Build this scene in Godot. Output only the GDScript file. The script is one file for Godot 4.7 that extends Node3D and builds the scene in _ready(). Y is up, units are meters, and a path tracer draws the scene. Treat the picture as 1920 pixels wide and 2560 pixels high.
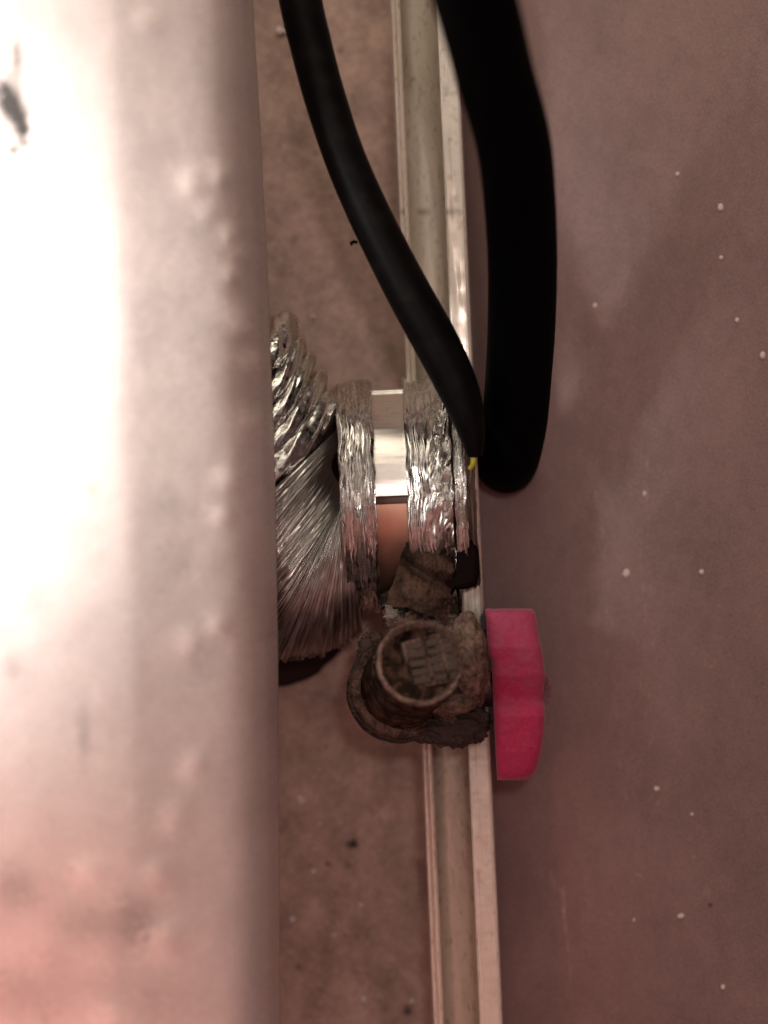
extends Node3D
# A close-up of a corner of dusty metalwork: a cover panel in front, two bright rails,
# a crimped foil duct gathered on a copper pipe, a dusty clamp screw, a red wing knob, two black cables.
# Measures: S metres per photo pixel on the plane z = 0, depths in the same unit.

const S := 5.0e-5
const D := 0.25
const LEAN := 0.042
const ZC := -140.0        # depth of the pipe's axis
const YC := 1240.0        # height of the pipe's axis

var rng := RandomNumberGenerator.new()
var noise := FastNoiseLite.new()
var noise2 := FastNoiseLite.new()
var cells := FastNoiseLite.new()
var crumple := FastNoiseLite.new()
var used := {}


# ---------------------------------------------------------------- mesh helpers
class Mesher:
	var v := PackedVector3Array()
	var n := PackedVector3Array()
	var uv := PackedVector2Array()
	var c := PackedColorArray()
	var idx := PackedInt32Array()

	func patch(nu: int, nv: int, f: Callable, inside: Vector3, closed := false) -> void:
		var at := v.size()
		var w := nu + 1
		var pos := PackedVector3Array()
		var nor := PackedVector3Array()
		pos.resize(w * (nv + 1))
		nor.resize(w * (nv + 1))
		for j in nv + 1:
			for i in w:
				var p: Vector3 = f.call(float(i) / nu, float(j) / nv)
				pos[j * w + i] = p
				uv.append(Vector2(float(i) / nu, float(j) / nv))
		for j in nv:
			for i in nu:
				var a := j * w + i
				var fn := (pos[a + w + 1] - pos[a]).cross(pos[a + w] - pos[a + 1]) * 1.0e6
				nor[a] += fn
				nor[a + 1] += fn
				nor[a + w] += fn
				nor[a + w + 1] += fn
		if closed:
			for j in nv + 1:
				var s := nor[j * w] + nor[j * w + nu]
				nor[j * w] = s
				nor[j * w + nu] = s
		var side := 0.0
		for k in pos.size():
			side += nor[k].dot(pos[k] - inside)
		var turn := side < 0.0
		for k in pos.size():
			var nn := nor[k].normalized()
			v.append(pos[k])
			n.append(-nn if turn else nn)
		for j in nv:
			for i in nu:
				var a := at + j * w + i
				# clockwise seen from the front
				if turn:
					idx.append_array(PackedInt32Array([a, a + w + 1, a + 1, a, a + w, a + w + 1]))
				else:
					idx.append_array(PackedInt32Array([a, a + 1, a + w + 1, a, a + w + 1, a + w]))
		fix(idx.size() - nu * nv * 6)

	func fix(from: int) -> void:   # make the winding agree with the normals
		var score := 0.0
		for k in range(from, idx.size(), 3):
			var g := (v[idx[k + 2]] - v[idx[k]]).cross(v[idx[k + 1]] - v[idx[k]]) * 1.0e6
			score += g.dot(n[idx[k]])
		if score < 0.0:
			for k in range(from, idx.size(), 3):
				var t := idx[k + 1]
				idx[k + 1] = idx[k + 2]
				idx[k + 2] = t

	func flat(points: Array, inside: Vector3, col := Color.WHITE, use_col := false) -> void:  # a flat convex polygon
		var at := v.size()
		var nn: Vector3 = ((points[1] - points[0]) * 1.0e3).cross((points[2] - points[0]) * 1.0e3).normalized()
		var mid := Vector3.ZERO
		for p in points:
			mid += p / points.size()
		if nn.dot(mid - inside) < 0.0:
			nn = -nn
		for p in points:
			v.append(p)
			n.append(nn)
			uv.append(Vector2(p.x, p.y) * 100.0)
			if use_col:
				c.append(col)
		var from := idx.size()
		for k in range(1, points.size() - 1):
			idx.append_array(PackedInt32Array([at, at + k, at + k + 1]))
		fix(from)

	func frustum(base: Array, top: Array) -> void:
		var mid := Vector3.ZERO
		for p in base + top:
			mid += p / float(base.size() * 2)
		flat(top, mid)
		flat(base, mid)
		for k in base.size():
			var m := (k + 1) % base.size()
			flat([base[k], base[m], top[m], top[k]], mid)

	func tube(points: Array, radii: Array, sides: int, cap_start := true, cap_end := true, bump: Variant = null) -> void:
		var count := points.size()
		var tang := []
		for k in count:
			tang.append(((points[mini(k + 1, count - 1)] - points[maxi(k - 1, 0)]) * 1000.0).normalized())
		var side: Vector3 = tang[0].cross(Vector3(0.31, 0.17, 0.93)).normalized()
		var us := []
		for k in count:
			side = (side - tang[k] * side.dot(tang[k])).normalized()
			us.append(side)
		var from := v.size()
		var w := sides + 1
		for k in count:
			var ring := []
			var u: Vector3 = us[k]
			var b: Vector3 = tang[k].cross(u)
			for i in w:
				var a := TAU * (i % sides) / sides
				var dir := u * cos(a) + b * sin(a)
				var r: float = radii[k]
				if bump != null:
					r *= bump.call(a, float(k) / (count - 1))
				v.append(points[k] + dir * r)
				n.append(dir)
				uv.append(Vector2(float(i) / sides, float(k) / (count - 1)))
		var at := idx.size()
		for k in count - 1:
			for i in sides:
				var a := from + k * w + i
				idx.append_array(PackedInt32Array([a, a + 1, a + w + 1, a, a + w + 1, a + w]))
		fix(at)
		if bump != null:
			renormal(from, at, w, sides)
		for e in [[cap_start, 0, -1.0], [cap_end, count - 1, 1.0]]:
			if not e[0]:
				continue
			var k: int = e[1]
			var t: Vector3 = tang[k] * e[2]
			var start := v.size()
			v.append(points[k] + t * radii[k] * 0.25)
			n.append(t)
			uv.append(Vector2.ZERO)
			for i in w:
				v.append(v[from + k * w + i])
				n.append((n[from + k * w + i] + t).normalized())
				uv.append(Vector2.ZERO)
			var f := idx.size()
			for i in sides:
				idx.append_array(PackedInt32Array([start, start + 1 + i, start + 2 + i]))
			fix(f)

	func renormal(from: int, at: int, w: int, sides: int) -> void:
		var acc := {}
		for k in range(at, idx.size(), 3):
			var g := (v[idx[k + 2]] - v[idx[k]]).cross(v[idx[k + 1]] - v[idx[k]]) * 1.0e6
			for m in 3:
				var id := idx[k + m]
				if (id - from) % w == sides:
					id -= sides
				acc[id] = acc.get(id, Vector3.ZERO) + g
		for id in acc:
			n[id] = acc[id].normalized()
			if (id - from) % w == 0:
				n[id + sides] = n[id]

	func mesh(origin: Vector3) -> ArrayMesh:
		var a := []
		a.resize(Mesh.ARRAY_MAX)
		var moved := PackedVector3Array()
		moved.resize(v.size())
		for k in v.size():
			moved[k] = v[k] - origin
		a[Mesh.ARRAY_VERTEX] = moved
		a[Mesh.ARRAY_NORMAL] = n
		a[Mesh.ARRAY_TEX_UV] = uv
		if c.size() == v.size():
			a[Mesh.ARRAY_COLOR] = c
		a[Mesh.ARRAY_INDEX] = idx
		var m := ArrayMesh.new()
		m.add_surface_from_arrays(Mesh.PRIMITIVE_TRIANGLES, a)
		return m


func P(x: float, y: float, z := 0.0) -> Vector3:   # photo position and depth (all in the unit S) to a point
	var k := (D - z * S) / D
	return Vector3((x - 960.0) * S * k, (1280.0 - y) * S * k, z * S)


func R(r: float, z := 0.0) -> float:
	return r * S * (D - z * S) / D


func numbered(called: String) -> String:
	var k: int = used.get(called, 0)
	used[called] = k + 1
	return called if k == 0 else "%s_%03d" % [called, k]


func thing(called: String, label: String, category: String, at := Vector3.ZERO, group := "") -> Node3D:
	var o := Node3D.new()
	o.name = numbered(called)
	add_child(o)
	o.position = at
	tag(o, label, category, group)
	return o


func tag(o: Node, label: String, category: String, group := "") -> void:
	o.set_meta("label", label)
	o.set_meta("category", category)
	if group:
		o.set_meta("group", group)


func obj(called: String, m: Mesher, material: Material, parent: Node3D = self, at := Vector3.ZERO) -> MeshInstance3D:
	var o := MeshInstance3D.new()
	o.name = numbered(called) if parent == self else called
	var origin := at
	var up: Node = parent
	while up != self:
		origin += up.position
		up = up.get_parent()
	o.mesh = m.mesh(origin)
	o.material_override = material
	parent.add_child(o, true)
	o.position = at
	return o


func mat(col: Color, rough: float, metal := 0.0, spec := 0.5) -> StandardMaterial3D:   # col is linear
	var m := StandardMaterial3D.new()
	m.albedo_color = col.linear_to_srgb()
	m.roughness = rough
	m.metallic = metal
	m.metallic_specular = spec
	return m


func picture(w: int, h: int, f: Callable, stamps := [], box := Rect2(0, 0, 1, 1)) -> ImageTexture:
	# f gives a linear colour for u, v; stamps are soft spots [x, y, rx, ry, share] in the units of box
	var add := PackedFloat32Array()
	if stamps:
		add.resize(w * h)
		for q in stamps:
			var cx: float = (q[0] - box.position.x) / box.size.x * w
			var cy: float = (q[1] - box.position.y) / box.size.y * h
			var rx: float = q[2] / box.size.x * w
			var ry: float = q[3] / box.size.y * h
			for j in range(maxi(0, int(cy - ry * 2.2)), mini(h, int(cy + ry * 2.2) + 2)):
				for i in range(maxi(0, int(cx - rx * 2.2)), mini(w, int(cx + rx * 2.2) + 2)):
					var ragged := 0.5 * noise2.get_noise_2d(i * 0.12, j * 0.12)
					add[j * w + i] += q[4] * blob(i + 0.5 + ragged * rx, j + 0.5 + ragged * ry, cx, cy, rx, ry)
	var data := PackedByteArray()
	data.resize(w * h * 3)
	var at := 0
	for j in h:
		for i in w:
			var c: Color = f.call((i + 0.5) / w, (j + 0.5) / h)
			if stamps:
				var k := maxf(1.0 + add[at / 3], 0.06)
				c = Color(c.r * k, c.g * k, c.b * k)
			c = c.linear_to_srgb()
			data[at] = clampi(int(c.r * 255.0 + 0.5), 0, 255)
			data[at + 1] = clampi(int(c.g * 255.0 + 0.5), 0, 255)
			data[at + 2] = clampi(int(c.b * 255.0 + 0.5), 0, 255)
			at += 3
	return ImageTexture.create_from_image(Image.create_from_data(w, h, false, Image.FORMAT_RGB8, data))


func grain(freq: float, seed_: int, octaves := 4, as_normal := false, strength := 4.0, size := 512) -> NoiseTexture2D:
	var t := NoiseTexture2D.new()
	var f := FastNoiseLite.new()
	f.seed = seed_
	f.frequency = freq
	f.fractal_octaves = octaves
	t.noise = f
	t.width = size
	t.height = size
	t.seamless = true
	t.as_normal_map = as_normal
	t.bump_strength = strength
	return t


func lay(m: Mesher, x0: float, y0: float, w: float, h: float) -> void:   # one picture laid flat on a sheet, in the unit S, repeated past its edges
	for k in m.v.size():
		m.uv[k] = Vector2((m.v[k].x / S - x0) / w, (-m.v[k].y / S - y0) / h)


func spot_on(q: Array, z: float) -> Array:   # [x, y, rx, ry, share] given in the photo's pixels, on a sheet at depth z
	var k := (D - z * S) / D
	return [(q[0] - 960.0) * k, (q[1] - 1280.0) * k, q[2] * k, q[3] * k, q[4]]


func triplanar(m: StandardMaterial3D, per_metre: float) -> void:
	m.uv1_triplanar = true
	m.uv1_world_triplanar = true
	m.uv1_scale = Vector3.ONE * per_metre


func smooth(points: Array, steps: int) -> Array:   # Catmull-Rom through arrays of floats
	var out := []
	var last := points.size() - 1
	for k in last:
		for s in steps:
			var t := float(s) / steps
			var q := []
			for d in points[0].size():
				q.append(cubic_interpolate(points[k][d], points[k + 1][d], points[maxi(k - 1, 0)][d], points[mini(k + 2, last)][d], t))
			out.append(q)
	out.append(points[last])
	return out


func along(table: Array, at: float) -> float:   # piecewise linear, smoothed by the caller's data
	if at <= table[0][0]:
		return table[0][1]
	for k in range(1, table.size()):
		if at <= table[k][0]:
			var t: float = (at - table[k - 1][0]) / (table[k][0] - table[k - 1][0])
			return lerpf(table[k - 1][1], table[k][1], t)
	return table[-1][1]


func blob(x: float, y: float, cx: float, cy: float, rx: float, ry: float) -> float:
	var d := ((x - cx) / rx) ** 2 + ((y - cy) / ry) ** 2
	return exp(-d * 1.6)


func nz(x: float, y: float, z := 0.0) -> float:
	return noise.get_noise_3d(x, y, z)


# ---------------------------------------------------------------- the scene
func _ready() -> void:
	rng.seed = 7
	noise.seed = 3
	noise.frequency = 1.0
	noise.fractal_octaves = 4
	noise2.seed = 11
	noise2.frequency = 1.0
	noise2.fractal_octaves = 3
	crumple.seed = 17
	crumple.frequency = 1.0
	crumple.fractal_type = FastNoiseLite.FRACTAL_NONE
	cells.seed = 5
	cells.frequency = 1.0
	cells.noise_type = FastNoiseLite.TYPE_CELLULAR
	cells.cellular_return_type = FastNoiseLite.RETURN_CELL_VALUE

	var cam := Camera3D.new()
	cam.name = "camera"
	add_child(cam)
	cam.position = Vector3(0, 0, D)
	cam.keep_aspect = Camera3D.KEEP_HEIGHT
	var att := CameraAttributesPhysical.new()
	var half := 1280.0 * S / D
	att.frustum_focal_length = 12.0 / half
	att.frustum_focus_distance = 0.2465
	att.frustum_near = 0.02
	att.frustum_far = 5.0
	att.exposure_aperture = (12.0 / half) / 7.0
	cam.attributes = att
	cam.fov = rad_to_deg(2.0 * atan(half))
	cam.near = 0.02
	cam.far = 5.0

	var env := Environment.new()
	env.background_mode = Environment.BG_COLOR
	env.background_color = Color(0.62, 0.37, 0.35).linear_to_srgb()
	env.background_energy_multiplier = 0.115
	env.tonemap_mode = Environment.TONE_MAPPER_LINEAR
	env.tonemap_exposure = 1.0
	env.sdfgi_enabled = true
	env.ssao_enabled = true
	env.ssil_enabled = true
	var we := WorldEnvironment.new()
	we.name = "surroundings"
	we.environment = env
	add_child(we)

	spot_light("hand_lamp", Vector3(-0.080, 0.021, 0.10), 50.0, 0.034, Color(1.0, 0.985, 0.96))
	spot_light("low_fill", Vector3(-0.058, -0.070, 0.115), 42.0, 0.0034, Color(1.0, 0.60, 0.56))  # added pink fill for reddish bounce from below, no lamp stands there
	area_light("soft_light", Vector3(-0.13, 0.115, 0.20), Vector3(0.0, 0.0, 0.0), 0.45, 0.029, Color(1.0, 0.95, 0.88))
	area_light("top_light", Vector3(-0.03, 0.24, 0.14), Vector3(0.03, 0.0, 0.0), 0.18, 0.026, Color(1.0, 0.95, 0.85))
	area_light("low_light", Vector3(0.045, -0.15, 0.18), Vector3(-0.02, -0.02, 0.0), 0.24, 0.0075, Color(1.0, 0.66, 0.61))
	area_light("front_light", Vector3(0.02, 0.03, 0.28), Vector3(0.0, 0.0, 0.0), 0.015, 0.008, Color(1.0, 0.92, 0.88))

	build_cover_panel()
	build_recess_panel()
	build_rail()
	build_side_panel()
	build_pipe()
	build_duct()
	build_clamp()
	build_knob()
	build_cables()
	build_dust()


func spot_light(called: String, from: Vector3, angle: float, energy: float, col: Color) -> void:   # a small spot that points straight at the cover
	var l := SpotLight3D.new()
	l.name = called
	l.light_color = col
	l.light_energy = energy
	l.light_size = 0.012
	l.spot_angle = angle
	l.spot_angle_attenuation = 1.0
	l.spot_range = 3.0
	l.spot_attenuation = 2.0
	l.shadow_enabled = true
	add_child(l)
	l.look_at_from_position(from, from - Vector3(0, 0, 0.1), Vector3.UP)


func area_light(called: String, from: Vector3, to: Vector3, size: float, energy: float, col: Color) -> void:
	var l := AreaLight3D.new()
	l.name = called
	l.area_size = Vector2(size, size)
	l.area_normalize_energy = true
	l.light_energy = energy
	l.light_color = col
	l.shadow_enabled = true
	add_child(l)
	l.look_at_from_position(from, to, Vector3(0, 0, -1) if absf((to - from).normalized().y) > 0.9 else Vector3.UP)


const EDGE := [[-900, 586.0], [0, 631.0], [330, 650.0], [660, 667.0], [1157, 686.0], [1620, 694.0], [2546, 699.0], [3500, 704.0]]
const BUMPS := [[600, 640, 26, 1.0], [640, 912, 30, 1.5], [580, 590, 26, 0.9], [478, 470, 34, 0.7], [635, 1058, 32, 1.6], [556, 445, 26, 0.7], [585, 690, 24, 0.8],
	[550, 1560, 30, 0.7], [395, 2180, 40, 0.8], [420, 2340, 44, 1.2], [280, 2540, 40, 1.0], [215, 2170, 36, 0.7], [490, 1905, 34, 0.6], [440, 2030, 34, 0.6],
	[600, 800, 34, 0.7], [575, 1200, 30, 0.5], [480, 1600, 36, 0.6], [370, 60, 36, 0.5], [610, 830, 22, 0.8], [560, 1290, 26, 0.5], [520, 540, 30, 0.4]]


func build_cover_panel() -> void:
	# cross-section: flat face, sloping side, rounded edge with a thin rolled hem
	var across := [[-2200.0, 0.0, 0.0], [0.0, 0.0, 0.0]]
	var bend := func(y: float) -> float: return 288.0 + 0.026 * (y - 200.0)
	var f := func(u: float, v: float) -> Vector3:
		var y := lerpf(-900.0, 3500.0, v)
		var e := along(EDGE, y)
		var b: float = bend.call(y)
		var x := 0.0
		var z := 0.0
		var t := 0.0
		if u < 0.3:
			x = lerpf(-1700.0, b, 1.0 - (1.0 - u / 0.3) ** 1.6)
		elif u < 0.9:
			t = (u - 0.3) / 0.6
			x = lerpf(b, e, t)
		if u < 0.9:
			z = 700.0 - 0.43 * 15.0 * log(1.0 + exp((x - b) / 15.0)) - 290.0 * t ** 9
			z += 7.0 * exp(-((t - 0.93) / 0.03) ** 2)
		else:
			t = (u - 0.9) / 0.1
			x = e - 26.0 * t * t
			z = 700.0 - 0.43 * (e - b) - 290.0 - 46.0 * t
		z += 7.0 * nz(x * 0.002, y * 0.002) + 1.0 * nz(x * 0.008, y * 0.008, 4.0)
		for q in BUMPS:
			var dx: float = (x - q[0]) / q[2]
			var dy: float = (y - q[1]) / q[2]
			var d := dx * dx + dy * dy
			if d < 5.0:
				z += q[3] * 10.0 * exp(-d * 1.1)
		return P(x, y, z)
	var m := Mesher.new()
	m.patch(190, 520, f, P(0, 1280, -900))
	var stains := [[44, 140, 16, 62, 0.52], [14, 235, 40, 62, 0.66], [30, 275, 34, 50, 0.5], [50, 310, 24, 60, 0.62], [34, 376, 20, 16, 0.56], [62, 330, 12, 44, 0.5],
		[176, 468, 14, 14, 0.2], [45, 1066, 24, 22, 0.45], [20, 1066, 30, 22, 0.25], [230, 1225, 20, 26, 0.15], [90, 1490, 50, 60, 0.15], [210, 1840, 20, 90, 0.22],
		[30, 1670, 30, 36, 0.2], [40, 2220, 80, 75, 0.26], [230, 2310, 130, 60, 0.20], [345, 2260, 55, 95, 0.22], [60, 2480, 120, 80, 0.22], [300, 2460, 160, 70, 0.16], [150, 2400, 60, 60, 0.14], [80, 790, 20, 20, 0.1], [110, 610, 18, 18, 0.1],
		[430, 1270, 70, 50, 0.14], [455, 1400, 60, 70, 0.14], [420, 830, 90, 110, 0.12], [490, 1650, 50, 60, 0.10], [500, 560, 60, 80, 0.07], [320, 2370, 40, 80, 0.1]]
	var spots := []
	for q in stains:
		spots.append(spot_on([q[0], q[1], q[2], q[3], -q[4] * 1.35], 700.0 if q[0] < 290 else 600.0))
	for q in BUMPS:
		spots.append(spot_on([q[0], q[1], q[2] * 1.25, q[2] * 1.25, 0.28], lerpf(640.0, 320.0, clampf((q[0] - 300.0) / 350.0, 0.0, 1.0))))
	for k in 70:
		var r := rng.randf_range(6, 30)
		spots.append([rng.randf_range(-840, -260), rng.randf_range(-1150, 1150), r, r * rng.randf_range(0.7, 1.6), rng.randf_range(-0.09, 0.09)])
	var tex := func(u: float, v: float) -> Color:
		var x := u * 760.0
		var y := v * 2700.0
		var k := 1.0 + 0.12 * nz(x * 0.006, y * 0.005, 9.0) + 0.04 * nz(x * 0.03, y * 0.03, 2.0) + rng.randf_range(-0.12, 0.12)
		return Color(0.76 * k, 0.66 * k, 0.635 * k)
	var pm := mat(Color.WHITE, 0.42, 0.0, 0.45)
	pm.albedo_texture = picture(304, 1080, tex, spots, Rect2(-950, -1350, 760, 2700))
	lay(m, -950.0, -1350.0, 760.0, 2700.0)
	pm.cull_mode = BaseMaterial3D.CULL_DISABLED
	var at := P(300, 2560, 600)
	var t := thing("cover_panel", "pale painted cover panel with a rounded edge, spattered with drips, filling the left side", "panel", at)
	obj("panel_sheet", m, pm, t)
	# the thin rolled hem under the edge
	var hem := Mesher.new()
	var pts := []
	var rad := []
	for k in 41:
		var y := lerpf(-900.0, 3500.0, k / 40.0)
		var ze: float = 700.0 - 0.43 * (along(EDGE, y) - bend.call(y)) - 332.0
		pts.append(P(along(EDGE, y) - 9.0, y, ze))
		rad.append(R(11.0, ze))
	hem.tube(pts, rad, 10)
	obj("rolled_hem", hem, mat(Color(0.45, 0.36, 0.34), 0.4, 0.2), t)


func build_recess_panel() -> void:
	var m := Mesher.new()
	var f := func(u: float, v: float) -> Vector3:
		var y := lerpf(-900.0, 3500.0, v)
		var x := lerpf(-1500.0, 1130.0, u) + LEAN * (y - 1280.0)
		return P(x, y, -460.0 + 4.0 * nz(x * 0.005, y * 0.005, 50.0) + 1.2 * nz(x * 0.03, y * 0.03, 50.0))
	m.patch(120, 200, f, P(800, 1280, -2000))
	var dots := []
	for k in 130:
		var r := rng.randf_range(3.0, 9.0)
		dots.append([rng.randf_range(640, 1080), rng.randf_range(0, 2560), r, r * rng.randf_range(0.6, 1.5), rng.randf_range(-0.5, 0.3)])
	dots.append_array([[880, 2108, 17, 17, -1.2], [820, 2160, 8, 8, -0.8], [1018, 2527, 16, 16, -0.9], [900, 245, 40, 40, -0.25], [930, 275, 34, 34, -0.2], [870, 2165, 10, 10, -0.5], [938, 2050, 36, 36, 0.25], [950, 2032, 20, 20, 0.2],
		[745, 2415, 9, 9, -0.7], [890, 2475, 60, 60, 0.12], [1050, 2140, 14, 14, 0.4], [830, 60, 60, 60, 0.14], [960, 90, 50, 50, 0.18]])
	var tex := func(u: float, v: float) -> Color:
		var x := 600.0 + 520.0 * u
		var y := 2680.0 * v
		var k := 1.0 + 0.42 * nz(x * 0.008, y * 0.006, 70.0) + 0.24 * nz(x * 0.03, y * 0.03, 71.0) + 0.08 * nz(x * 0.12, y * 0.12, 72.0) + rng.randf_range(-0.24, 0.24)
		return Color(0.45 * k, 0.315 * k, 0.27 * k)
	var pm := mat(Color.WHITE, 0.55, 0.15)
	pm.albedo_texture = picture(208, 1072, tex, dots.map(func(q): return spot_on(q, -460.0)), Rect2(-400, -1480, 600, 2960))
	lay(m, -400.0, -1480.0, 600.0, 2960.0)
	var t := thing("recess_panel", "dull brown recessed metal plate, speckled with dirt, between the pale cover and the rails", "panel", P(800, 2560, -460))
	obj("plate", m, pm, t)


func rail_x(x0: float, y: float) -> float:
	return x0 + LEAN * y


func build_rail() -> void:
	var t := thing("edge_rail", "bright aluminium rail with two raised lips running from top to bottom", "rail", P(1180, 2560, 0))
	var dusty := mat(Color(0.86, 0.77, 0.69), 0.42, 0.2)
	var tex := func(u: float, v: float) -> Color:
		var y := lerpf(-900.0, 3500.0, v)
		var k := 1.0 + 0.16 * nz(u * 3.0, y * 0.012, 80.0) + 0.14 * nz(u * 8.0, y * 0.05, 81.0)
		# grime round the clamp
		k *= 1.0 - 0.42 * exp(-((y - 1690.0) / 330.0) ** 2) * (0.75 + 0.5 * nz(u * 4.0, y * 0.03, 82.0))
		k *= 1.0 - 0.5 * blob(u * 50.0, y, 20.0, 530.0, 12.0, 12.0)
		k *= 1.0 - 0.35 * clampf(nz(u * 6.0, y * 0.022, 84.0) * 2.4 - 0.5, 0.0, 1.0)
		return Color(k, k * 0.985, k * 0.97)
	var im := picture(48, 2000, tex)
	dusty.albedo_texture = im
	dusty.roughness_texture = grain(0.02, 21)
	dusty.roughness = 0.7
	# section as runs of [x, z] points; each run is one part with rounded corners
	var runs := [["front_lip", [[1091.0, -190.0], [1091.0, -6.0], [1093.0, -2.0], [1097.0, 0.0], [1132.0, 0.0], [1138.0, -2.5], [1141.0, -9.0], [1141.0, -300.0]], 0.0035],
		["back_lip", [[976.0, -480.0], [976.0, -113.0], [978.0, -108.0], [982.0, -106.0], [986.0, -109.0], [987.5, -116.0], [989.5, -109.0], [994.0, -107.0], [999.0, -112.0], [1000.0, -122.0], [1000.0, -210.0]], 0.0028]]
	for run in runs:
		var sec: Array = run[1]
		var wide: float = run[2]
		var m := Mesher.new()
		var f := func(u: float, v: float) -> Vector3:
			var y := lerpf(-900.0, 3500.0, v)
			var k := u * (sec.size() - 1)
			var i := mini(int(k), sec.size() - 2)
			var x := lerpf(sec[i][0], sec[i + 1][0], k - i)
			var z := lerpf(sec[i][1], sec[i + 1][1], k - i)
			var nick := 1.6 * nz(x * 0.02, y * 0.03, 83.0)
			return P(rail_x(x, y) + wide * (y - 0.0) * (x - sec[0][0]) / 50.0 + nick * 0.5, y, z + nick)
		m.patch((sec.size() - 1) * 4, 260, f, P(1100, 1280, -900))
		obj(run[0], m, dusty, t)
	var g := Mesher.new()
	var fg := func(u: float, v: float) -> Vector3:
		var y := lerpf(-900.0, 3500.0, v)
		return P(rail_x(lerpf(998.0, 1094.0, u), y), y, -178.0 + 10.0 * sin(u * PI) + 2.0 * nz(u * 3.0, y * 0.01, 85.0))
	g.patch(16, 120, fg, P(1060, 1280, -900))
	var gm := mat(Color(0.52, 0.46, 0.39), 0.42, 0.35)
	gm.albedo_texture = im
	obj("groove", g, gm, t)


func side_z(x: float, y: float) -> float:
	var d := maxf(x - rail_x(1128.0, y), 0.0) / 800.0
	return -340.0 + 90.0 * d + 250.0 * d * d / (1.0 + 0.2 * d * d)


func build_side_panel() -> void:
	var m := Mesher.new()
	var f := func(u: float, v: float) -> Vector3:
		var y := lerpf(-900.0, 3500.0, v)
		var d := 2600.0 * u ** 1.3
		var x := rail_x(1128.0, y) + d
		return P(x, y, side_z(x, y) + 2.0 * nz(x * 0.004, y * 0.004, 90.0))
	m.patch(120, 160, f, P(1600, 1280, -3000))
	lay(m, 140.0, -1420.0, 900.0, 2840.0)
	var specks := []
	for k in 150:
		specks.append([rng.randf_range(1250, 1920), rng.randf_range(0, 2560), rng.randf_range(2.0, 5.0), rng.randf_range(-0.25, 0.5), 1.0])
	for k in 60:   # two faint streaks of fine scratches
		var y := rng.randf_range(1050, 2000)
		specks.append([1470 + (y - 1050) * 0.10 + rng.randf_range(-14, 14), y, 2.0, rng.randf_range(0.1, 0.35), rng.randf_range(3, 9)])
		y = rng.randf_range(1100, 2100)
		specks.append([1612 + (y - 1200) * 0.02 + rng.randf_range(-22, 22), y, 2.0, rng.randf_range(0.1, 0.3), rng.randf_range(2, 8)])
	specks.append_array([[1377, 2190, 3, 0.6, 6.0], [1384, 2208, 3, 0.5, 5.0], [1407, 2228, 6, 0.6, 3.0], [1410, 2275, 4, 0.8, 8.0], [1414, 2320, 3, 0.6, 6.0], [1420, 2370, 2.5, 0.5, 9.0], [1425, 2430, 2.5, 0.4, 9.0],
		[1618, 1160, 5, 0.5, 3.0], [1615, 1235, 7, 0.45, 2.4], [1508, 805, 22, 0.22, 0.6], [1485, 770, 10, 0.25, 1.0], [1530, 930, 22, 0.14, 0.8], [1776, 2263, 6, -0.9, 1.0], [1768, 2230, 12, 0.2, 1.2], [1610, 1470, 12, 0.3, 0.8], [1505, 1330, 3, 0.5, 6.0]])
	var tex := func(u: float, v: float) -> Color:
		var x := 1100.0 + 860.0 * u
		var y := 2680.0 * v
		var k := 1.0 + 0.20 * nz(x * 0.003, y * 0.002, 91.0) + 0.12 * nz(x * 0.02, y * 0.012, 92.0) + 0.05 * nz(x * 0.2, y * 0.2, 93.0) + rng.randf_range(-0.22, 0.22)
		return Color(0.275 * k, 0.176 * k, 0.172 * k)
	var pm := mat(Color.WHITE, 0.5, 0.1)
	pm.albedo_texture = picture(430, 1340, tex, specks.map(func(q): return spot_on([q[0], q[1], q[2], q[2] * q[4], q[3]], side_z(q[0], q[1]))), Rect2(140, -1420, 900, 2840))
	var t := thing("side_panel", "smooth satin brown metal panel with fine scratches, right of the rail", "panel", P(1550, 2560, -150))
	obj("sheet", m, pm, t)


# a point on a surface turned about the pipe's axis: x along the axis, angle from the front (up is positive), radius
func about(x: float, a: float, r: float, squash := 1.0) -> Vector3:
	var dy := -r * sin(a)
	return P(x + LEAN * dy, YC + dy - LEAN * (x - 960.0), ZC + r * cos(a) * squash)


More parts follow.
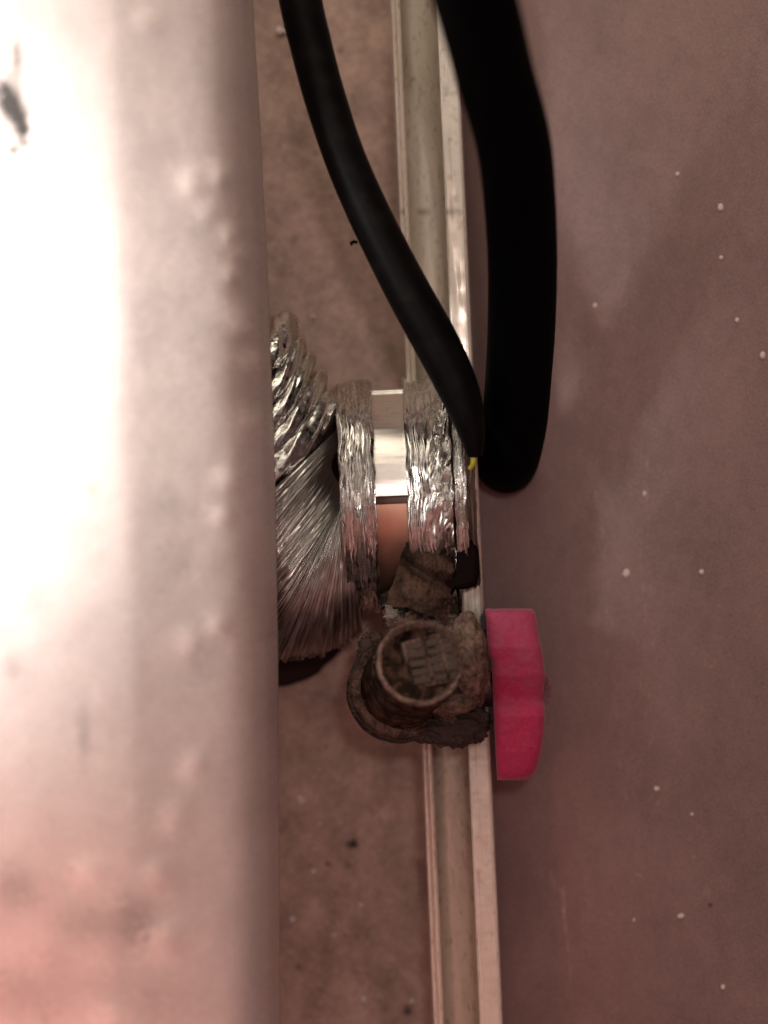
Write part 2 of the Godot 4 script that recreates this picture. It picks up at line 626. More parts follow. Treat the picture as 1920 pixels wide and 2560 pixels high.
func build_pipe() -> void:
	var t := thing("copper_pipe", "short length of copper pipe in a shiny silver sleeve between two foil wraps", "pipe", about(975, -PI / 2, 250))
	var inside := about(975, 0, 0)
	var m := Mesher.new()
	m.patch(24, 96, func(u: float, v: float): return about(lerpf(900, 1060, u), lerpf(-PI, PI, v), 246.0 + 1.5 * nz(u * 4.0, v * 20.0, 100.0)), inside)
	var cop := mat(Color(0.80, 0.47, 0.36), 0.45, 0.9)
	obj("pipe", m, cop, t)
	var shade_disc := Mesher.new()  # dark disc put in for the shade under the foil, no real part
	shade_disc.patch(64, 14, func(u: float, v: float):
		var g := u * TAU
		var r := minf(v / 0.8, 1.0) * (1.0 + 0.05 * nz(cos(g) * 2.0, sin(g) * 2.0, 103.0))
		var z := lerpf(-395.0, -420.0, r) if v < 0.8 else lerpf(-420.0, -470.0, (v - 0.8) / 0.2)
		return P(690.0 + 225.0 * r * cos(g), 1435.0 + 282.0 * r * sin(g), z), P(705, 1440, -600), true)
	obj("shade_disc", shade_disc, mat(Color(0.035, 0.022, 0.02), 0.9, 0.0, 0.1), t)
	var s := Mesher.new()
	var prof := [[905.0, 240.0], [905.0, 262.0], [908.0, 266.0], [914.0, 267.0], [1030.0, 267.0], [1040.0, 262.0], [1040.0, 240.0]]
	s.patch(24, 260, func(u: float, v: float):
		var k: float = u * (prof.size() - 1)
		var i := mini(int(k), prof.size() - 2)
		var a := lerpf(PI * 0.75, 0.0, v)
		var r := lerpf(prof[i][1], prof[i + 1][1], k - i)
		# the strap is bent: a flat above the fold, a bead along its upper edge
		if a > 0.68 and a < 1.26:
			r *= lerpf(cos(0.29) / cos(a - 0.97), 1.0, 0.25)
		r += 9.0 * exp(-((a - 1.29) / 0.022) ** 2)
		r += 1.2 * nz(u * 3.0, v * 12.0, 101.0)
		return about(lerpf(prof[i][0], prof[i + 1][0], k - i), a, r), inside)
	s.flat([about(905, 0.0, 240), about(1040, 0.0, 240), about(1040, 0.0, 265), about(905, 0.0, 265)], about(960, 0.3, 255))
	var sil := mat(Color(0.90, 0.84, 0.81), 0.36, 1.0)
	var tex := func(u: float, v: float) -> Color:
		var k := 1.0 + 0.08 * nz(u * 20.0, v * 20.0, 102.0) + 0.05 * nz(u * 80.0, v * 8.0, 105.0)
		k *= 1.0 - 0.8 * blob(u, v, 0.72, 0.62, 0.05, 0.014)
		k *= 1.0 - 0.4 * blob(u, v, 0.66, 0.72, 0.05, 0.012)
		k *= 1.0 - 0.25 * clampf(nz(u * 9.0, v * 40.0, 106.0) * 3.0 - 0.9, 0.0, 1.0)
		return Color(k, k, k)
	sil.albedo_texture = picture(128, 256, tex)
	sil.cull_mode = BaseMaterial3D.CULL_DISABLED
	obj("silver_sleeve", s, sil, t)
	var gap := Mesher.new()  # dark strip put in for the dark gap under the sleeve edge
	gap.patch(4, 12, func(u: float, v: float): return about(lerpf(905, 1040, u), lerpf(-0.004, -0.082, v), 252.0 + 4.0 * sin(v * PI)), inside)
	obj("gap_strip", gap, mat(Color(0.14, 0.09, 0.08), 0.7), t)


func braid_metal(col: Color, rough: float) -> StandardMaterial3D:
	var m := mat(col, rough, 1.0)
	m.normal_enabled = true
	m.normal_texture = grain(0.012, 41, 3, true, 5.0)
	m.normal_scale = 0.07
	m.roughness_texture = grain(0.015, 42)
	triplanar(m, 110.0)
	return m


func cone_r(x: float) -> float:    # the braid widens towards the left
	return along([[560.0, 500.0], [694.0, 452.0], [745.0, 420.0], [785.0, 362.0], [821.0, 306.0], [845.0, 262.0], [900.0, 240.0]], x)


func low_r(x: float) -> float:
	return along([[560.0, 415.0], [690.0, 408.0], [830.0, 388.0], [900.0, 335.0], [950.0, 290.0], [1000.0, 270.0]], x)


func wrap_band(t: Node3D, x0: float, x1: float, r: float, ridges: int, seed_: float, material: Material, half := PI, fold := 0.0) -> void:
	var m := Mesher.new()
	var inside := about((x0 + x1) / 2.0, 0, 0)
	m.patch(130, 420, func(u: float, v: float):
		var a := lerpf(PI, -half, v)
		var q := (u - 0.08) / 0.84
		var x := lerpf(x0, x1, clampf(q, 0.0, 1.0))
		var rr := r
		if q < 0.0:
			rr = lerpf(r - 50.0, r, (u / 0.08) ** 0.6)
		elif q > 1.0:
			rr = lerpf(r - 50.0, r, ((1.0 - u) / 0.08) ** 0.6)
		var slip := 0.6 * nz(v * 5.0, u * 2.0, seed_)
		var ph := (u + slip * 0.16) * ridges
		var along_wire := u + slip * 0.12 + 0.02 * crumple.get_noise_2d(v * 14.0, seed_)
		rr += 7.0 * (absf(sin(ph * PI)) - 0.6)
		rr += 10.0 * crumple.get_noise_3d(u * 2.0 + slip, v * 7.0, seed_ + 1.0) + fold * crumple.get_noise_3d(u * 2.2, v * 22.0 + u * 5.0, seed_ + 8.0) * smoothstep(0.4, 0.7, u)
		rr += 4.5 * crumple.get_noise_3d(along_wire * 6.0, v * 13.0 + u * 2.0, seed_ + 2.0)
		rr += 1.5 * maxf(0.0, crumple.get_noise_3d(along_wire * 8.0, v * 24.0 - u * 4.0, seed_ + 4.0))
		rr += (0.9 + 0.6 * crumple.get_noise_2d(v * 9.0, seed_ + 6.0)) * sin(along_wire * ridges * 2.5 * TAU)
		return about(x + 5.0 * nz(v * 20.0, 0.0, seed_ + 3.0), a, rr), inside)
	obj("wrapped_band", m, material, t)


func build_duct() -> void:
	var t := thing("foil_duct", "crumpled silver foil duct, twisted and pleated, gathered round the copper pipe", "duct", about(850, -PI / 2, 400))
	var tin := braid_metal(Color(0.74, 0.72, 0.70), 0.5)
	var tin_soft := braid_metal(Color(0.72, 0.70, 0.68), 0.48)
	var tin_dull := mat(Color.WHITE, 0.36, 1.0)
	tin_dull.albedo_texture = picture(256, 128, func(u: float, v: float):
		# dust in streaks along the lower pleats, with their shade put into the brown
		var d := clampf(0.75 * smoothstep(0.55, 0.85, v) * smoothstep(0.15, 0.45, u) + 1.1 * nz(u * 60.0, v * 3.0, 168.0) * v, 0.0, 0.85)
		return Color(0.76, 0.74, 0.72).lerp(Color(0.24, 0.17, 0.155), d))
	tin_dull.texture_repeat = false
	wrap_band(t, 850, 940, 286, 4, 110.0, tin)
	wrap_band(t, 1018, 1132, 290, 5, 120.0, tin, PI, 26.0)
	wrap_band(t, 1137, 1168, 284, 2, 130.0, tin)
	wrap_band(t, 1171, 1190, 272, 1, 135.0, mat(Color(0.25, 0.18, 0.15), 0.6, 0.6))
	# twisted bundles that come over the top of the pipe, [upper end, lower end, thickness]
	var runs := [[[716, 798], [655, 910], 36.0], [[752, 846], [655, 1005], 22.0], [[777, 880], [655, 1080], 23.0], [[806, 930], [650, 1150], 26.0], [[828, 986], [640, 1222], 40.0]]
	var k := 0
	for q in runs:
		k += 1
		var pts := []
		var rad := []
		var thick: float = q[2]
		for i in 61:
			var f := i / 60.0
			var x := lerpf(q[0][0], q[1][0], f) + 10.0 * sin(f * PI)
			var y := lerpf(q[0][1], q[1][1], f) + 10.0 * sin(f * PI)
			var r := cone_r(x)
			var dy := y - YC
			var z := ZC + 0.55 * sqrt(maxf(r * r - dy * dy, 0.0))
			if f < 0.12:   # goes round behind the pipe
				z -= 60.0 * (1.0 - f / 0.12)
			pts.append(P(x, y, z - thick * 0.5))
			rad.append(R(thick * (0.5 + 0.5 * smoothstep(0.0, 0.10, f)), z))
		var sd := 140.0 + k * 5.0
		var m := Mesher.new()
		m.tube(pts, rad, 40, true, true, func(a: float, f: float) -> float:
			var twist := a + f * 2.6
			return 1.0 + 0.04 * sin(twist * 6.0) + 0.03 * sin(twist * 11.0) + 0.06 * crumple.get_noise_3d(cos(a) * 1.2, sin(a) * 1.2 + f * 4.0, sd) + 0.03 * maxf(0.0, crumple.get_noise_3d(cos(a) * 2.4, sin(a) * 2.4, f * 16.0 + sd)))
		obj("twisted_bundle", m, tin_soft, t)
	# the pleated mouth below them: one sheet gathered into fine pleats that open out from the neck
	var fan := Mesher.new()
	var pleats := 44.0
	var rim := [[652, 1252], [640, 1420], [640, 1560], [655, 1690], [700, 1654], [800, 1640], [850, 1622], [908, 1582]]
	fan.patch(580, 44, func(u: float, v: float):
		var f := u + 0.004 * nz(u * 9.0, v * 2.0, 161.0)
		var g := v
		var hole := exp(-((f - 0.22) / 0.06) ** 2)
		var sx := lerpf(846, 866, f) - 22.0 * hole
		var sy := lerpf(1070, 1250, smoothstep(0.0, 0.42, f))
		var end := along_path(rim, f)
		end += Vector2(4.0 * nz(u * 30.0, 0.0, 162.0), 14.0 * nz(u * 40.0, 1.0, 163.0))
		var x := lerpf(sx, end.x, g)
		var y := lerpf(sy, end.y, g) + 18.0 * sin(g * PI) * smoothstep(0.1, 0.5, f) * (1.0 - smoothstep(0.8, 1.0, f))
		var r := low_r(x)
		var dy := y - YC
		var z := ZC + 0.68 * sqrt(maxf(r * r - dy * dy, 0.0))
		z -= 150.0 * (1.0 - g) ** 3 * (1.0 - 0.6 * smoothstep(0.5, 0.85, f))
		var ph := f * pleats + 0.35 * nz(u * 14.0, v * 1.5, 164.0)
		var fold := absf(2.0 * (ph - floorf(ph)) - 1.0)
		z += (1.5 + 13.0 * sqrt(g) * (0.75 + 0.5 * nz(floorf(ph) * 3.7, 0.0, 165.0))) * (fold - 0.5)
		z += 9.0 * nz(u * 5.0, v * 3.0, 166.0) + 5.0 * crumple.get_noise_3d(u * 40.0, v * 9.0, 167.0) * smoothstep(0.5, 0.9, g)
		return P(x, y, z), P(800, 1350, -900))
	obj("pleated_mouth", fan, tin_dull, t)
	# the liner under the pleats
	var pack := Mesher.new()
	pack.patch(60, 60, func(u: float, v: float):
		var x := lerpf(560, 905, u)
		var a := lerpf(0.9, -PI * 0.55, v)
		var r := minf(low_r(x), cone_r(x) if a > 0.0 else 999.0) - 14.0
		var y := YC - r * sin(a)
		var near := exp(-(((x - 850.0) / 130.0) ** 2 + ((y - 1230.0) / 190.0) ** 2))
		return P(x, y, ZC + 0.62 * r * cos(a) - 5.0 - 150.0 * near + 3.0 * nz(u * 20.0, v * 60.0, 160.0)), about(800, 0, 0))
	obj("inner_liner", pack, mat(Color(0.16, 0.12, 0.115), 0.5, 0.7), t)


func along_path(pts: Array, f: float) -> Vector2:
	var total := 0.0
	for k in range(1, pts.size()):
		total += Vector2(pts[k][0] - pts[k - 1][0], pts[k][1] - pts[k - 1][1]).length()
	var want := clampf(f, 0.0, 1.0) * total
	for k in range(1, pts.size()):
		var a := Vector2(pts[k - 1][0], pts[k - 1][1])
		var b := Vector2(pts[k][0], pts[k][1])
		var l := a.distance_to(b)
		if want <= l or k == pts.size() - 1:
			return a.lerp(b, want / l)
		want -= l
	return Vector2(pts[-1][0], pts[-1][1])


func lump(m: Mesher, c: Vector3, rx: float, ry: float, rz: float, rough: float, sd: float, detail := 40) -> void:   # a rounded, uneven lump
	m.patch(detail, detail, func(u: float, v: float):
		var a: float = u * TAU
		var b: float = (v - 0.5) * PI
		var d := Vector3(cos(a) * cos(b), sin(b), sin(a) * cos(b))
		var k := 1.0 + rough * nz(d.x * 1.6 + sd, d.y * 1.6, d.z * 1.6) + rough * 0.6 * nz(d.x * 5.0 + sd, d.y * 5.0, d.z * 5.0)
		return c + Vector3(d.x * rx, d.y * ry, d.z * rz) * S * k, c, true)


func block(m: Mesher, pts: Array, z0: float, z1: float, inset: float) -> void:   # a prism with a chamfered front
	var mid := Vector2.ZERO
	for p in pts:
		mid += Vector2(p[0], p[1]) / pts.size()
	var rings := []
	for step in [[0.0, z0], [0.0, z1 - inset], [inset * 0.4, z1 - inset * 0.35], [inset, z1]]:
		var ring := []
		for p in pts:
			var q := Vector2(p[0], p[1])
			q += (mid - q).normalized() * step[0]
			ring.append(P(q.x, q.y, step[1]))
		rings.append(ring)
	var c := P(mid.x, mid.y, (z0 + z1) / 2.0)
	m.flat(rings[0], c)
	m.flat(rings[3], c)
	for k in 3:
		for i in pts.size():
			var j := (i + 1) % pts.size()
			m.flat([rings[k][i], rings[k][j], rings[k + 1][j], rings[k + 1][i]], c)


func build_clamp() -> void:
	var t := thing("pipe_clamp", "dust-caked pipe clamp with a round screw, under the right foil wrap", "clamp", P(1060, 1860, 40))
	var grime := mat(Color(0.055, 0.036, 0.030), 0.85)
	var tan_dust := mat(Color(0.20, 0.125, 0.10), 0.95, 0.0, 0.2)
	tan_dust.albedo_color = Color.WHITE
	tan_dust.albedo_texture = picture(200, 200, func(u: float, v: float): return Color(0.085, 0.052, 0.043).lerp(Color(0.31, 0.205, 0.17), clampf(0.5 + 1.3 * nz(u * 9.0, v * 9.0, 261.0) + 0.8 * nz(u * 40.0, v * 40.0, 262.0), 0.0, 1.0)))
	for q in [[grime, 51], [tan_dust, 52]]:
		q[0].normal_enabled = true
		q[0].normal_texture = grain(0.03, q[1], 5, true, 10.0)
		q[0].normal_scale = 1.6
		triplanar(q[0], 75.0)
	var mixed := mat(Color.WHITE, 0.92, 0.0, 0.25)
	var tex := func(u: float, v: float) -> Color:
		var k := clampf(nz(u * 4.0, v * 4.0, 200.0) * 1.6 + nz(u * 30.0, v * 30.0, 201.0) * 0.7 + 0.42, 0.0, 1.0)
		return Color(0.03, 0.019, 0.015).lerp(Color(0.185, 0.122, 0.10), k)
	mixed.albedo_texture = picture(256, 256, tex)
	mixed.normal_enabled = true
	mixed.normal_texture = grain(0.03, 53, 5, true, 10.0)
	triplanar(mixed, 70.0)
	var rust := mat(Color.WHITE, 0.9, 0.0, 0.2)
	rust.albedo_texture = picture(128, 128, func(u: float, v: float): return Color(0.016, 0.009, 0.007).lerp(Color(0.11, 0.06, 0.042), clampf(nz(u * 8.0, v * 8.0, 203.0) * 2.6 + 0.12, 0.0, 1.0)))
	rust.normal_enabled = true
	rust.normal_texture = mixed.normal_texture
	triplanar(rust, 60.0)
	# the flared end of the clamp band
	var tab := Mesher.new()
	tab.patch(50, 50, func(u: float, v: float):
		var l := Vector2(1016, 1352).lerp(Vector2(962, 1512), v ** 1.2)
		var r := Vector2(1142, 1372).lerp(Vector2(1118, 1575), v)
		var p := l.lerp(r, u)
		p.x += 7.0 * nz(v * 5.0, u, 212.0)
		p.y += 14.0 * sin(v * 5.0) * sin(u * PI) - 10.0 * u * v + 8.0 * nz(u * 6.0, v, 213.0) * v
		return P(p.x, p.y, 122.0 + 40.0 * v + 26.0 * sin(u * PI) - 40.0 * exp(-((v - 0.36 - 0.1 * u) / 0.09) ** 2) + 14.0 * nz(u * 2.0, v * 2.0, 210.0) - 60.0 * (1.0 - v) ** 4), P(1050, 1450, -400))
	var dim := mixed.duplicate()
	dim.albedo_color = Color(0.76, 0.70, 0.67)
	dim.cull_mode = BaseMaterial3D.CULL_DISABLED
	obj("band_end", tab, dim, t)
	var jaw := Mesher.new()
	block(jaw, [[1128, 1392], [1150, 1368], [1184, 1346], [1196, 1376], [1199, 1430], [1192, 1462], [1170, 1472], [1136, 1474], [1112, 1496], [1104, 1440]], -120.0, 112.0, 14.0)
	obj("jaw", jaw, mat(Color(0.010, 0.006, 0.006), 0.9, 0.0, 0.1), t)
	var foot := Mesher.new()
	block(foot, [[950, 1486], [985, 1470], [1018, 1500], [1022, 1540], [990, 1546], [952, 1520]], -200.0, 60.0, 10.0)
	obj("jaw", foot, mat(Color(0.010, 0.007, 0.006), 0.7), t)
	# the housing that joins the screw to the rail
	var body := Mesher.new()
	lump(body, P(1150, 1690, 60), 74, 100, 96, 0.14, 3.0, 60)
	lump(body, P(1120, 1590, 60), 90, 46, 90, 0.16, 9.0, 50)
	lump(body, P(1168, 1650, 150), 48, 112, 110, 0.14, 29.0, 60)
	lump(body, P(1120, 1752, 170), 66, 34, 90, 0.16, 33.0, 50)
	lump(body, P(1010, 1560, 30), 46, 34, 70, 0.35, 14.0, 40)
	obj("housing", body, tan_dust, t)
	var low := Mesher.new()
	lump(low, P(1142, 1806, 60), 82, 58, 84, 0.26, 19.0, 60)
	lump(low, P(1070, 1820, 20), 70, 38, 60, 0.26, 24.0, 40)
	obj("housing", low, grime, t)
	# flange, barrel and head of the screw
	var a := P(1004, 1718, 60)
	var b := P(1050, 1657, 330)
	var ax := (b - a).normalized()
	var uu := ax.cross(Vector3.UP).normalized()
	var ww := uu.cross(ax).normalized()
	var ringp := func(c: Vector3, r: float, ang: float) -> Vector3: return c + (uu * cos(ang) + ww * sin(ang)) * r * S
	var lathe := func(m: Mesher, base: Vector3, prof: Array, wob: float, sd: float) -> void:
		m.patch(96, (prof.size() - 1) * 3, func(u: float, v: float):
			var k: float = v * (prof.size() - 1)
			var i := mini(int(k), prof.size() - 2)
			var r := lerpf(prof[i][0], prof[i + 1][0], k - i)
			var h := lerpf(prof[i][1], prof[i + 1][1], k - i)
			var g: float = u * TAU
			r += wob * nz(cos(g) * 3.0, sin(g) * 3.0 + h * 0.02, sd) * minf(r / 40.0, 1.0)
			var w := wob * 0.7 * nz(cos(g) * r * 0.03, sin(g) * r * 0.03, sd + 5.0)
			return ringp.call(base + ax * (h + w) * S, r, g), base + ax * 10.0 * S, true)
	var fl := Mesher.new()
	lathe.call(fl, a, [[0.0, -60.0], [124.0, -60.0], [126.0, -8.0], [120.0, 2.0], [108.0, 4.0], [0.0, 4.0]], 5.0, 220.0)
	var flange := obj("flange", fl, mixed, t)
	var rim := Mesher.new()
	lathe.call(rim, a, [[122.0, -64.0], [130.0, -62.0], [130.0, -30.0], [122.0, -28.0]], 2.0, 224.0)
	obj("flange_rim", rim, mat(Color(0.02, 0.013, 0.012), 0.6), flange)
	var barrel := Mesher.new()
	var len := (b - a).length() / S
	lathe.call(barrel, a, [[104.0, 0.0], [103.0, len - 30.0], [98.0, len - 20.0], [0.0, len - 20.0]], 4.0, 230.0)
	obj("barrel", barrel, rust, t)
	var head := Mesher.new()
	lathe.call(head, b, [[94.0, -40.0], [97.0, -34.0], [97.0, -8.0], [88.0, -9.0], [84.0, -26.0], [0.0, -27.0]], 4.0, 236.0)
	var sh := obj("screw_head", head, mixed, t)
	var lip := Mesher.new()
	lathe.call(lip, b, [[95.0, -12.0], [100.0, -10.0], [102.0, -3.0], [99.0, 3.0], [93.0, 3.0], [89.0, -3.0], [88.0, -12.0]], 4.0, 238.0)
	obj("head_rim", lip, tan_dust, sh)
	# the raised square with its grid of small pads
	var sq := Mesher.new()
	var corner := func(p: Vector2, h: float) -> Vector3:
		return b + Vector3((p.x - 1050.0) * S * 0.94, (1657.0 - p.y) * S * 0.94, 0.0) + ax * h * S
	var q0 := [Vector2(1004, 1606), Vector2(1100, 1580), Vector2(1136, 1600), Vector2(1152, 1645), Vector2(1146, 1700), Vector2(1030, 1722)]
	sq.frustum(q0.map(func(p): return corner.call(p, -34.0)), q0.map(func(p): return corner.call(p, -4.0)))
	var gr := mat(Color(0.105, 0.08, 0.066), 0.85, 0.0, 0.3)
	gr.normal_enabled = true
	gr.normal_texture = grain(0.04, 54, 5, true, 10.0)
	triplanar(gr, 140.0)
	obj("drive_block", sq, mixed, sh)
	for row in 5:
		for col in 3:
			var pm := Mesher.new()
			var x0: float = 1011.0 + row * 5.2 + [0.0, 51.0, 90.0][col]
			var x1: float = x0 + [47.0, 36.0, 34.0 - absf(row - 2.0) * 6.0][col]
			var y0: float = 1608.0 + row * 21.5 - [0.0, 8.0, 13.0][col]
			var y1 := y0 + 19.0
			var tip := rng.randf_range(-2.5, 2.5)
			var lo := [Vector2(x0, y0), Vector2(x1, y0 - 6), Vector2(x1 + 3, y1 - 6), Vector2(x0 + 4, y1)]
			var hi := [Vector2(x0 + 4, y0 + 3), Vector2(x1 - 4, y0 - 3), Vector2(x1 - 1, y1 - 9), Vector2(x0 + 8, y1 - 4)]
			pm.frustum(lo.map(func(p): return corner.call(p, -8.0)), hi.map(func(p): return corner.call(p, 0.0 + tip)))
			obj("grip_pad", pm, gr, sh)


func build_knob() -> void:
	var t := thing("wing_knob", "dusty red plastic wing knob with a waist, against the rail", "knob", P(1290, 1950, -60))
	var left := [[1522, 1213.0], [1600, 1218.0], [1640, 1221.0], [1652, 1229.0], [1700, 1231.0], [1760, 1233.0], [1860, 1238.0], [1950, 1243.0]]
	var right := [[1520, 1330.0], [1532, 1338.0], [1600, 1350.0], [1640, 1358.0], [1690, 1363.0], [1740, 1358.0], [1775, 1362.0], [1830, 1360.0], [1880, 1352.0], [1920, 1342.0], [1940, 1330.0], [1950, 1312.0]]
	var depth := func(y: float) -> float:
		return along([[1522, 118.0], [1620, 132.0], [1690, 118.0], [1738, 91.0], [1752, 88.0], [1766, 112.0], [1790, 128.0], [1880, 118.0], [1950, 98.0]], y)
	var red := mat(Color.WHITE, 0.6, 0.0, 0.35)
	var tex := func(u: float, v: float) -> Color:
		var dust := clampf(0.62 - v * 0.95 + 0.5 * nz(u * 3.0, v * 6.0, 240.0), 0.0, 0.5) + 0.5 * clampf(nz(u * 14.0, v * 40.0, 241.0) * 2.5 - 0.75, 0.0, 1.0)
		var k := 1.0 + 0.22 * nz(u * 30.0, v * 80.0, 242.0) + rng.randf_range(-0.14, 0.14)
		var c := Color(0.50 * k, 0.028 * k, 0.105 * k).lerp(Color(0.36, 0.12, 0.20), clampf(dust * 0.7, 0.0, 0.8))
		return c.lerp(Color(0.05, 0.01, 0.02), 0.8 * clampf(nz(u * 16.0, v * 46.0, 243.0) * 3.0 - 1.3, 0.0, 1.0))
	red.albedo_texture = picture(128, 320, tex)
	red.rim_enabled = true
	red.rim = 0.4
	var m := Mesher.new()
	m.patch(60, 130, func(u: float, v: float):
		var y := lerpf(1522.0, 1950.0, clampf((v - 0.04) / 0.92, 0.0, 1.0))
		var l := along(left, y)
		var r := along(right, y)
		var q := clampf((u - 0.2) / 0.6, 0.0, 1.0)
		var x := lerpf(l, r, q)
		var z: float = depth.call(y)
		var e := minf(q, 1.0 - q) * (r - l)
		var ev := minf(y - 1522.0, 1950.0 - y)
		z -= 20.0 * exp(-e / 9.0) + 18.0 * exp(-ev / 9.0)
		z -= 14.0 * maxf(q - 0.45, 0.0) ** 2
		if u < 0.2:
			z = lerpf(-170.0, z, u / 0.2)
		elif u > 0.8:
			z = lerpf(-150.0, z, (1.0 - u) / 0.2)
		if v < 0.04:
			z = lerpf(-170.0, z, v / 0.04)
		elif v > 0.96:
			z = lerpf(-170.0, z, (1.0 - v) / 0.04)
		z += 2.0 * nz(u * 9.0, v * 20.0, 244.0)
		return P(x, y + 1.5 * nz(u * 5.0, 0.0, 245.0), z), P(1290, 1735, -120))
	obj("knob_body", m, red, t)
	var stem := Mesher.new()
	stem.tube([P(1170, 1720, 10), P(1236, 1722, 10)], [R(44), R(44)], 24)
	obj("stem", stem, mat(Color(0.06, 0.012, 0.02), 0.6), t)
	var side_block := Mesher.new()  # dark block at the upper left side of the knob
	block(side_block, [[1203, 1536], [1214, 1532], [1216, 1574], [1207, 1578]], -100.0, 84.0, 3.0)
	obj("dark_block", side_block, mat(Color(0.03, 0.008, 0.02), 0.6), t)


func cable(path: Array, sides: int, m: Mesher, cap0: bool, cap1: bool, sd: float) -> void:
	var pts := []
	var rad := []
	for q in smooth(path, 10):
		pts.append(P(q[0], q[1], q[2]))
		rad.append(R(q[3], q[2]))
	m.tube(pts, rad, sides, cap0, cap1, func(a: float, f: float) -> float: return 1.0 + 0.006 * nz(cos(a) * 2.0, sin(a) * 2.0, f * 40.0 + sd))


func build_cables() -> void:
	var rubber := mat(Color.WHITE, 0.52, 0.0, 0.22)
	rubber.albedo_texture = picture(128, 128, func(u: float, v: float): return Color(0.0020, 0.0018, 0.0022).lerp(Color(0.010, 0.009, 0.009), clampf(nz(u * 6.0, v * 6.0, 251.0) * 1.2 + 0.5 * nz(u * 40.0, v * 40.0, 252.0), 0.0, 1.0)))
	triplanar(rubber, 40.0)
	var matte := mat(Color(0.0012, 0.0009, 0.0014), 0.7, 0.0, 0.14)
	var t := thing("earth_cable", "thinner black cable ending in a yellow-green core at the foil", "cable", P(1186, 1150, 190))
	var m := Mesher.new()
	cable([[500, -1900, 300, 54], [600, -1000, 280, 54], [690, -420, 260, 54], [718, -200, 250, 54], [751, 0, 240, 54], [779, 120, 236, 53], [811, 240, 232, 52.5], [859, 386, 228, 52], [916, 520, 224, 53.5], [992, 675, 220, 55], [1054, 790, 216, 57], [1087, 850, 214, 57], [1132, 940, 210, 54], [1163, 1020, 206, 46], [1180, 1085, 200, 34], [1187, 1140, 194, 19]], 32, m, true, true, 1.0)
	obj("jacket", m, rubber, t)
	var core := Mesher.new()
	core.tube([P(1184, 1120, 190), P(1184, 1150, 190), P(1182, 1162, 184), P(1176, 1170, 160)], [R(7), R(7), R(6), R(6)], 14)
	obj("core", core, mat(Color(0.62, 0.60, 0.05), 0.45), t)
	var nib := Mesher.new()
	nib.tube([P(893, 606, 226), P(884, 604, 228), P(878, 608, 230), P(879, 614, 231)], [R(4), R(4), R(4.5), R(2.5)], 8)
	obj("burr", nib, matte, t)
	var t2 := thing("main_cable", "thicker black cable hanging in front of the rail, its lower end turned back", "cable", P(1265, 1236, -40))
	var m2 := Mesher.new()
	cable([[300, -2300, 1500, 84], [620, -1500, 1480, 84], [860, -900, 1400, 84], [1010, -480, 1240, 84], [1110, -230, 1060, 84], [1188, 0, 920, 84 * 1.02], [1238, 190, 720, 84], [1281, 347, 560, 83.5], [1298, 486, 420, 83], [1306, 648, 280, 82.5], [1304, 800, 160, 82.5], [1297, 926, 70, 82], [1287, 1050, -10, 82], [1274, 1125, -80, 81], [1267, 1154, -180, 80], [1266, 1158, -300, 80], [1266, 1160, -420, 80]].map(func(q): return [q[0], q[1], q[2], q[3] * (D / (D - q[2] * S))]), 40, m2, true, true, 2.0)
	obj("jacket", m2, matte, t2)


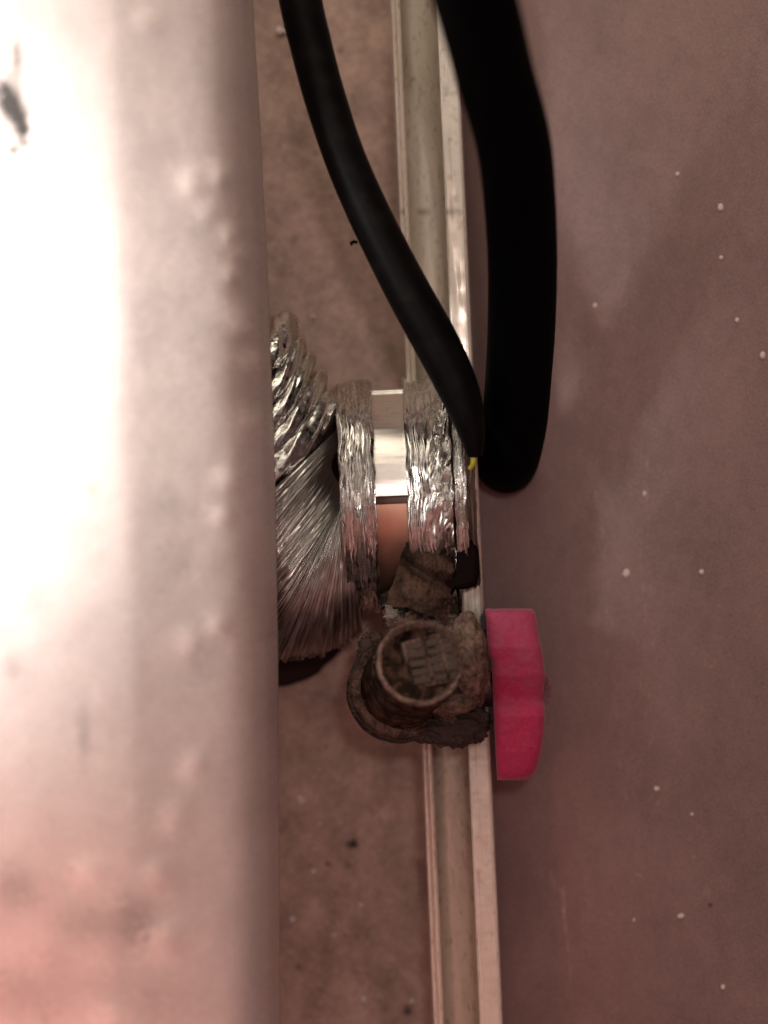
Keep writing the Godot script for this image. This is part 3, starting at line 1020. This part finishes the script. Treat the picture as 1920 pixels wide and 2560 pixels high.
func build_dust() -> void:
	# flecks of grit and lint lying on the panels
	var pale := mat(Color(0.75, 0.66, 0.62), 0.9)
	var m := Mesher.new()
	var list := [[752, 1999, 12, -455], [755, 2003, 9, -455], [731, 2298, 9, -455], [834, 2337, 8, -455], [783, 2178, 7, -455], [902, 2263, 8, -455], [910, 2500, 9, -455], [1030, 2503, 9, -455], [700, 78, 12, -455], [716, 78, 9, -455], [781, 792, 5, -455], [800, 2060, 5, -455]]
	for q in list:
		lump(m, P(q[0], q[1], q[3]), q[2], q[2] * rng.randf_range(0.6, 1.2), q[2] * 0.5, 0.5, rng.randf() * 50.0, 10)
	for k in 40:
		var r := rng.randf_range(1.5, 3.5)
		lump(m, P(rng.randf_range(690, 960), rng.randf_range(1750, 2560), -457), r, r, r, 0.4, rng.randf() * 50.0, 6)
	var o := obj("plate_grit", m, pale, self, P(850, 2300, -455))
	tag(o, "pale specks of grit on the dull brown recessed plate", "grit")
	o.set_meta("kind", "stuff")
	var m2 := Mesher.new()
	for q in [[1566, 1433, 9], [1560, 1436, 6], [1754, 1430, 7], [1703, 2290, 9], [1642, 1972, 8], [1808, 2468, 6], [1694, 435, 6], [1803, 644, 6], [1802, 518, 8], [1843, 800, 6], [1907, 888, 7], [1730, 2036, 5], [1612, 1234, 5], [1585, 2300, 4], [1488, 764, 6]]:
		lump(m2, P(q[0], q[1], side_z(q[0], q[1]) + 2.0), q[2], q[2] * rng.randf_range(0.7, 1.3), q[2] * 0.5, 0.5, rng.randf() * 50.0, 10)
	var o2 := obj("panel_grit", m2, pale, self, P(1650, 1500, -100))
	tag(o2, "pale specks of grit scattered over the smooth brown side panel", "grit")
	o2.set_meta("kind", "stuff")
	lint("lint_clump", [[980, 1538, 60, 24], [972, 1520, 58, 14], [988, 1556, 60, 14]], Color(0.42, 0.36, 0.34), 160, "pale grey tuft of lint above the left of the screw head", 1.0)
	lint("lint_clump", [[915, 1616, -40, 28], [940, 1596, -40, 22], [905, 1640, -40, 16]], Color(0.15, 0.10, 0.085), 180, "brown tuft of fluff left of the screw, under the pleated foil", 1.0)
	lint("lint_clump", [[1368, 1720, 60, 17], [1362, 1700, 70, 13], [1366, 1745, 60, 13]], Color(0.40, 0.20, 0.24), 420, "faint wisp of fluff on the red knob's right edge", 0.5)
	var fuzz := []
	for k in 26:
		var g := TAU * k / 26.0
		fuzz.append([1050 + 99 * cos(g), 1657 + 99 * sin(g), 326, 15])
		if sin(g) > -0.3 and cos(g) < 0.6:
			fuzz.append([1003 + 124 * cos(g), 1720 + 122 * sin(g), 66, 16])
	lint("dust_fuzz", fuzz, Color(0.20, 0.13, 0.105), 1500, "brown fuzz of dust clinging round the rim of the screw head", 0.6)
	lint("lint_clump", [[1180, 1660, 150, 36], [1165, 1600, 130, 34], [1185, 1715, 145, 26], [1120, 1770, 170, 26]], Color(0.24, 0.155, 0.128), 1500, "tan layer of fluff on the clamp housing beside the red knob", 0.6)


func lint(called: String, spots: Array, col: Color, count: int, label: String, core: float) -> void:
	var m := Mesher.new()
	for q in spots:
		if core >= 1.0:
			lump(m, P(q[0], q[1], q[2]), q[3] * 0.75, q[3] * 0.75, q[3] * 0.5, 0.6, rng.randf() * 40.0, 18)
	for k in count:
		var q: Array = spots[rng.randi() % spots.size()]
		var c: Vector3 = Vector3(q[0], q[1], q[2]) + Vector3(rng.randfn(), rng.randfn(), rng.randfn() * 0.5) * q[3] * 0.5
		var dir := Vector3(rng.randfn(), rng.randfn(), rng.randfn()).normalized()
		var bend: Vector3 = Vector3(rng.randfn(), rng.randfn(), rng.randfn()) * q[3] * 0.2
		var pts := []
		var rad := []
		var l: float = q[3] * rng.randf_range(0.18, 0.45)
		for s in 6:
			var f := s / 5.0 - 0.5
			var p: Vector3 = c + dir * l * f * 2.0 + bend * (0.25 - f * f) * 4.0
			pts.append(P(p.x, p.y, p.z))
			rad.append(R(0.45))
		m.tube(pts, rad, 4, false, false)
	var o := obj(called, m, mat(col, 0.95, 0.0, 0.1), self, P(spots[0][0], spots[0][1], spots[0][2]))
	tag(o, label, "lint")
	o.set_meta("kind", "stuff")
